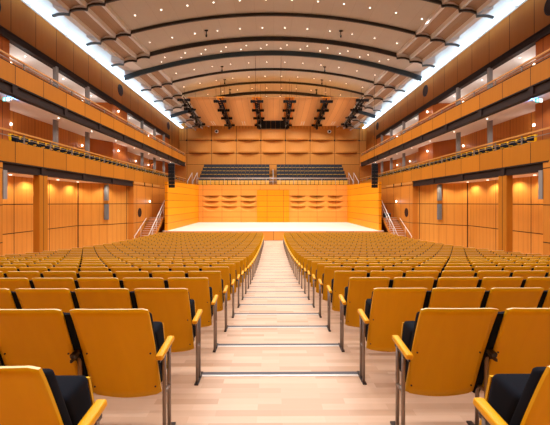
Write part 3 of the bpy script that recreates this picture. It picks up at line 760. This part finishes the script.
# ---------------------------------------------------------------- auditorium seats
# local frame: x centre of the seat, y = 0 at the step edge in front, z = 0 tread
def ply_back():
    """tilted plywood back, lower edge bowed, thin edge paled as if lit from above, four dark bolts"""
    nx, nz = 14, 12; th = .015; bm = bmesh.new(); me = bpy.data.meshes.new('backrest')
    def pt(u, v, k):
        z = .285+(.955-.285)*v-.027*(1-u*u)*(1-v)**2; x = (.240+.003*v)*u
        cu = max(0, (abs(u)-.86)/.14)
        if v > .9: z -= .008*cu*cu*((v-.9)/.1)
        if v < .12: z += .009*cu*cu*((.12-v)/.12)
        y = -.12-.272*v+.008*u*u+.012*math.sin(math.pi*v)
        return (x, y+(th if k else 0), z)
    vs = [[[bm.verts.new(pt(-1+2*i/nx, j/nz, k)) for i in range(nx+1)] for j in range(nz+1)] for k in (0, 1)]
    for j in range(nz):
        for i in range(nx):
            f = bm.faces.new((vs[0][j][i], vs[0][j][i+1], vs[0][j+1][i+1], vs[0][j+1][i])); f.smooth = True
            f = bm.faces.new((vs[1][j][i], vs[1][j+1][i], vs[1][j+1][i+1], vs[1][j][i+1])); f.smooth = True
    def side(a, b, c, d, k=1): f = bm.faces.new((a, b, c, d)); f.material_index = k
    for i in range(nx):
        side(vs[0][nz][i], vs[0][nz][i+1], vs[1][nz][i+1], vs[1][nz][i]); side(vs[0][0][i+1], vs[0][0][i], vs[1][0][i], vs[1][0][i+1])
    for j in range(nz):
        side(vs[0][j+1][0], vs[1][j+1][0], vs[1][j][0], vs[0][j][0], 0); side(vs[0][j][nx], vs[1][j][nx], vs[1][j+1][nx], vs[0][j+1][nx], 0)
    for x in (-.208, .208):
        for v in (.50, .10):
            p = Vector(pt(x/.24, v, 0)); r = bmesh.ops.create_cone(bm, cap_ends=True, segments=8, radius1=.0062, radius2=.0062, depth=.012, matrix=Matrix.Translation(p)@Matrix.Rotation(R(90), 4, 'X'))
            for f in {f for v_ in r['verts'] for f in v_.link_faces}: f.material_index = 2
    bmesh.ops.recalc_face_normals(bm, faces=bm.faces)
    bm.to_mesh(me); bm.free(); me.materials.append(M['ply']); me.materials.append(M['plyedge_lit']); me.materials.append(M['bolt'])
    return me
def rbox(name, pts, m, bv, seg=3):
    mb = MB(); mb.hexa(pts, m); me = mb.data(name); bm = bmesh.new(); bm.from_mesh(me)
    bmesh.ops.bevel(bm, geom=list(bm.edges), offset=bv, segments=seg, affect='EDGES', profile=.6)
    for f in bm.faces: f.smooth = True
    bm.to_mesh(me); bm.free(); return me
def seat_parts():
    P = []
    P.append(('backrest', ply_back(), None))
    P.append(('back_cushion', rbox('back_cushion', [(-.232, -.10, .33), (.232, -.10, .33), (.232, -.03, .34), (-.232, -.03, .34), (-.238, -.36, .93), (.238, -.36, .93), (.238, -.285, .905), (-.238, -.285, .905)], 'cloth', .02), None))
    P.append(('seat_cushion', rbox('seat_cushion', [(-.238, -.06, .36), (.238, -.06, .36), (.238, .05, .37), (-.238, .05, .37), (-.238, -.24, .765), (.238, -.24, .765), (.238, -.055, .775), (-.238, -.055, .775)], 'cloth', .035, 4), None))
    sh = MB()
    sh.hexa([(-.232, .050, .38), (.232, .050, .38), (.232, .064, .38), (-.232, .064, .38), (-.232, -.052, .75), (.232, -.052, .75), (.232, -.038, .75), (-.232, -.038, .75)], 'ply')
    P.append(('seat_shell', sh.data('seat_shell'), None))
    return P
def strip(m, off, w=.021):
    # dark standard that fills the gap between two neighbouring backs
    m.hexa([(off-w, -.10, .27), (off+w, -.10, .27), (off+w, -.06, .27), (off-w, -.06, .27), (off-w, -.36, .915), (off+w, -.36, .915), (off+w, -.32, .915), (off-w, -.32, .915)], 'cloth')
def arm_parts(off, inner):
    P = []; hw = .018 if inner else .024
    a = rbox('armrest', [(off-hw, -.325, .606), (off+hw, -.325, .606), (off+hw, -.05, .634), (off-hw, -.05, .634), (off-hw, -.335, .642), (off+hw, -.335, .642), (off+hw, -.06, .670), (off-hw, -.06, .670)], 'arm', .014, 4)
    if not inner: P.append(('armrest', a))
    for y in (-.21, -.105):
        l = MB(); l.tube((off, y, .012), (off, y-.005, .61), .0135, 'tube', 10); P.append(('leg', l.data('leg')))
    br = MB(); br.tube((off, -.21, .34), (off, -.105, .34), .012, 'tube', 8); br.box(off-.006, off+.006, -.32, -.07, .592, .610, 'foot')
    sg = 1 if off < 0 else -1
    br.box(off-.004, off+.004, -.215, -.19, .335, .60, 'foot'); br.box(off, off+sg*.05, -.215, -.19, .56, .60, 'foot')
    P.append(('bracket', br.data('bracket')))
    if inner:
        st = MB(); strip(st, off); P.append(('standard', st.data('standard')))
        st = rbox('armrest', [(off-.018, -.30, .606), (off+.018, -.30, .606), (off+.018, -.07, .634), (off-.018, -.07, .634), (off-.018, -.31, .640), (off+.018, -.31, .640), (off+.018, -.08, .668), (off-.018, -.08, .668)], 'foot', .01, 2)
        P.append(('armrest', st))
    ft = MB(); ft.box(off-.018, off+.018, -.25, -.005, 0, .014, 'foot'); P.append(('foot', ft.data('foot')))
    return P
OFF = {-1: -.293, 0: -.270, 1: .293, 2: .270}
SP = seat_parts(); AR = {k: arm_parts(v, k in (0, 2)) for k, v in OFF.items()}
def simple_seat():
    m = MB()
    def panel(y0, y1, zb, zt, wb, wt, th, mat):
        m.hexa([(-wb, y0, zb), (wb, y0, zb), (wb, y0+th, zb), (-wb, y0+th, zb), (-wt, y1, zt), (wt, y1, zt), (wt, y1+th, zt), (-wt, y1+th, zt)], mat)
    panel(-.12, -.392, .27, .945, .244, .249, .015, 'ply'); panel(-.392, -.394, .945, .955, .249, .248, .015, 'plyedge_lit')
    panel(-.10, -.36, .33, .94, .232, .238, .07, 'cloth')
    m.hexa([(-.235, -.06, .36), (.235, -.06, .36), (.235, .05, .37), (-.235, .05, .37), (-.235, -.24, .765), (.235, -.24, .765), (.235, -.055, .77), (-.235, -.055, .77)], 'cloth')
    m.hexa([(-.23, .050, .38), (.23, .050, .38), (.23, .064, .38), (-.23, .064, .38), (-.23, -.052, .75), (.23, -.052, .75), (.23, -.038, .75), (-.23, -.038, .75)], 'ply')
    return m
def add_arm(m, off, inner=False):
    if inner: strip(m, off)
    if not inner: m.hexa([(off-.03, -.35, .60), (off+.03, -.35, .60), (off+.03, -.03, .628), (off-.03, -.03, .628), (off-.03, -.36, .64), (off+.03, -.36, .64), (off+.03, -.04, .668), (off-.03, -.04, .668)], 'arm')
    m.tube((off, -.21, .01), (off, -.21, .61), .016, 'tube', 6); m.tube((off, -.105, .01), (off, -.105, .61), .016, 'tube', 6)
    m.box(off-.018, off+.018, -.25, -.005, 0, .014, 'foot')
    return m
SIMPLE = {k: add_arm(simple_seat(), v, k in (0, 2)) for k, v in OFF.items()}
SIMD = {k: v.data('auditorium_chair') for k, v in SIMPLE.items()}
NS = 16
def sx(i): return 1.095+.540*i
count = 0
stuff = MB()
def frame_seats(k):            # seats of this row the lens can take in, plus one
    z = yk[k]-.1; return max(1, min(NS, int((z*273/345-.83)/.552)+1+1))
proto = None
for k in range(NR):
    vis = frame_seats(k)
    for s in (-1, 1):
        for i in range(NS if k > 1 else vis+1):
            X = s*sx(i)
            key = (-1 if i == 0 else 0) if s > 0 else (1 if i == 0 else 2)
            lab = 'ochre plywood seat %s from the aisle, %s row from the rear, %s block' % (ORD[i+1], ORD[k+1], SN[s])
            ind = (k <= 13 and i < vis and not (k == 13 and i == NS-1)) or i == 0
            if k <= 9 and ind:
                r = empty('auditorium_chair', (X, yk[k], FK[k])); tag(r, lab, 'seat', 'tip-up seats in the stalls')
                for nme, me, kd in SP:
                    o = bpy.data.objects.new(nme, me); C.objects.link(o); o.parent = r
                    if kd: o['kind'] = kd
                    if s < 0 and nme in ('seat_cushion', 'seat_shell'): o.scale = (1, 1, 1)
                for nme, me in AR[key]:
                    o = bpy.data.objects.new(nme, me); C.objects.link(o); o.parent = r
                count += 1
            elif ind:
                o = bpy.data.objects.new('auditorium_chair', SIMD[key]); C.objects.link(o); o.location = (X, yk[k], FK[k])
                tag(o, lab, 'seat', 'tip-up seats in the stalls'); count += 1
            elif i < NS:
                src = SIMPLE[key]; b = len(stuff.v)
                stuff.v += [(x+X, y+yk[k], z+FK[k]) for x, y, z in src.v]
                for f, mi_, sm in zip(src.f, src.m, src.sm): stuff.face([b+q for q in f], src.mats[mi_], sm)
o = stuff.build('far_seating'); tag(o, 'massed ochre plywood seats in the farther stalls rows below the stage', 'seats', None, 'stuff')
print('individual stalls seats', count, 'verts stuff', len(stuff.v), 'FK', FK[-1])
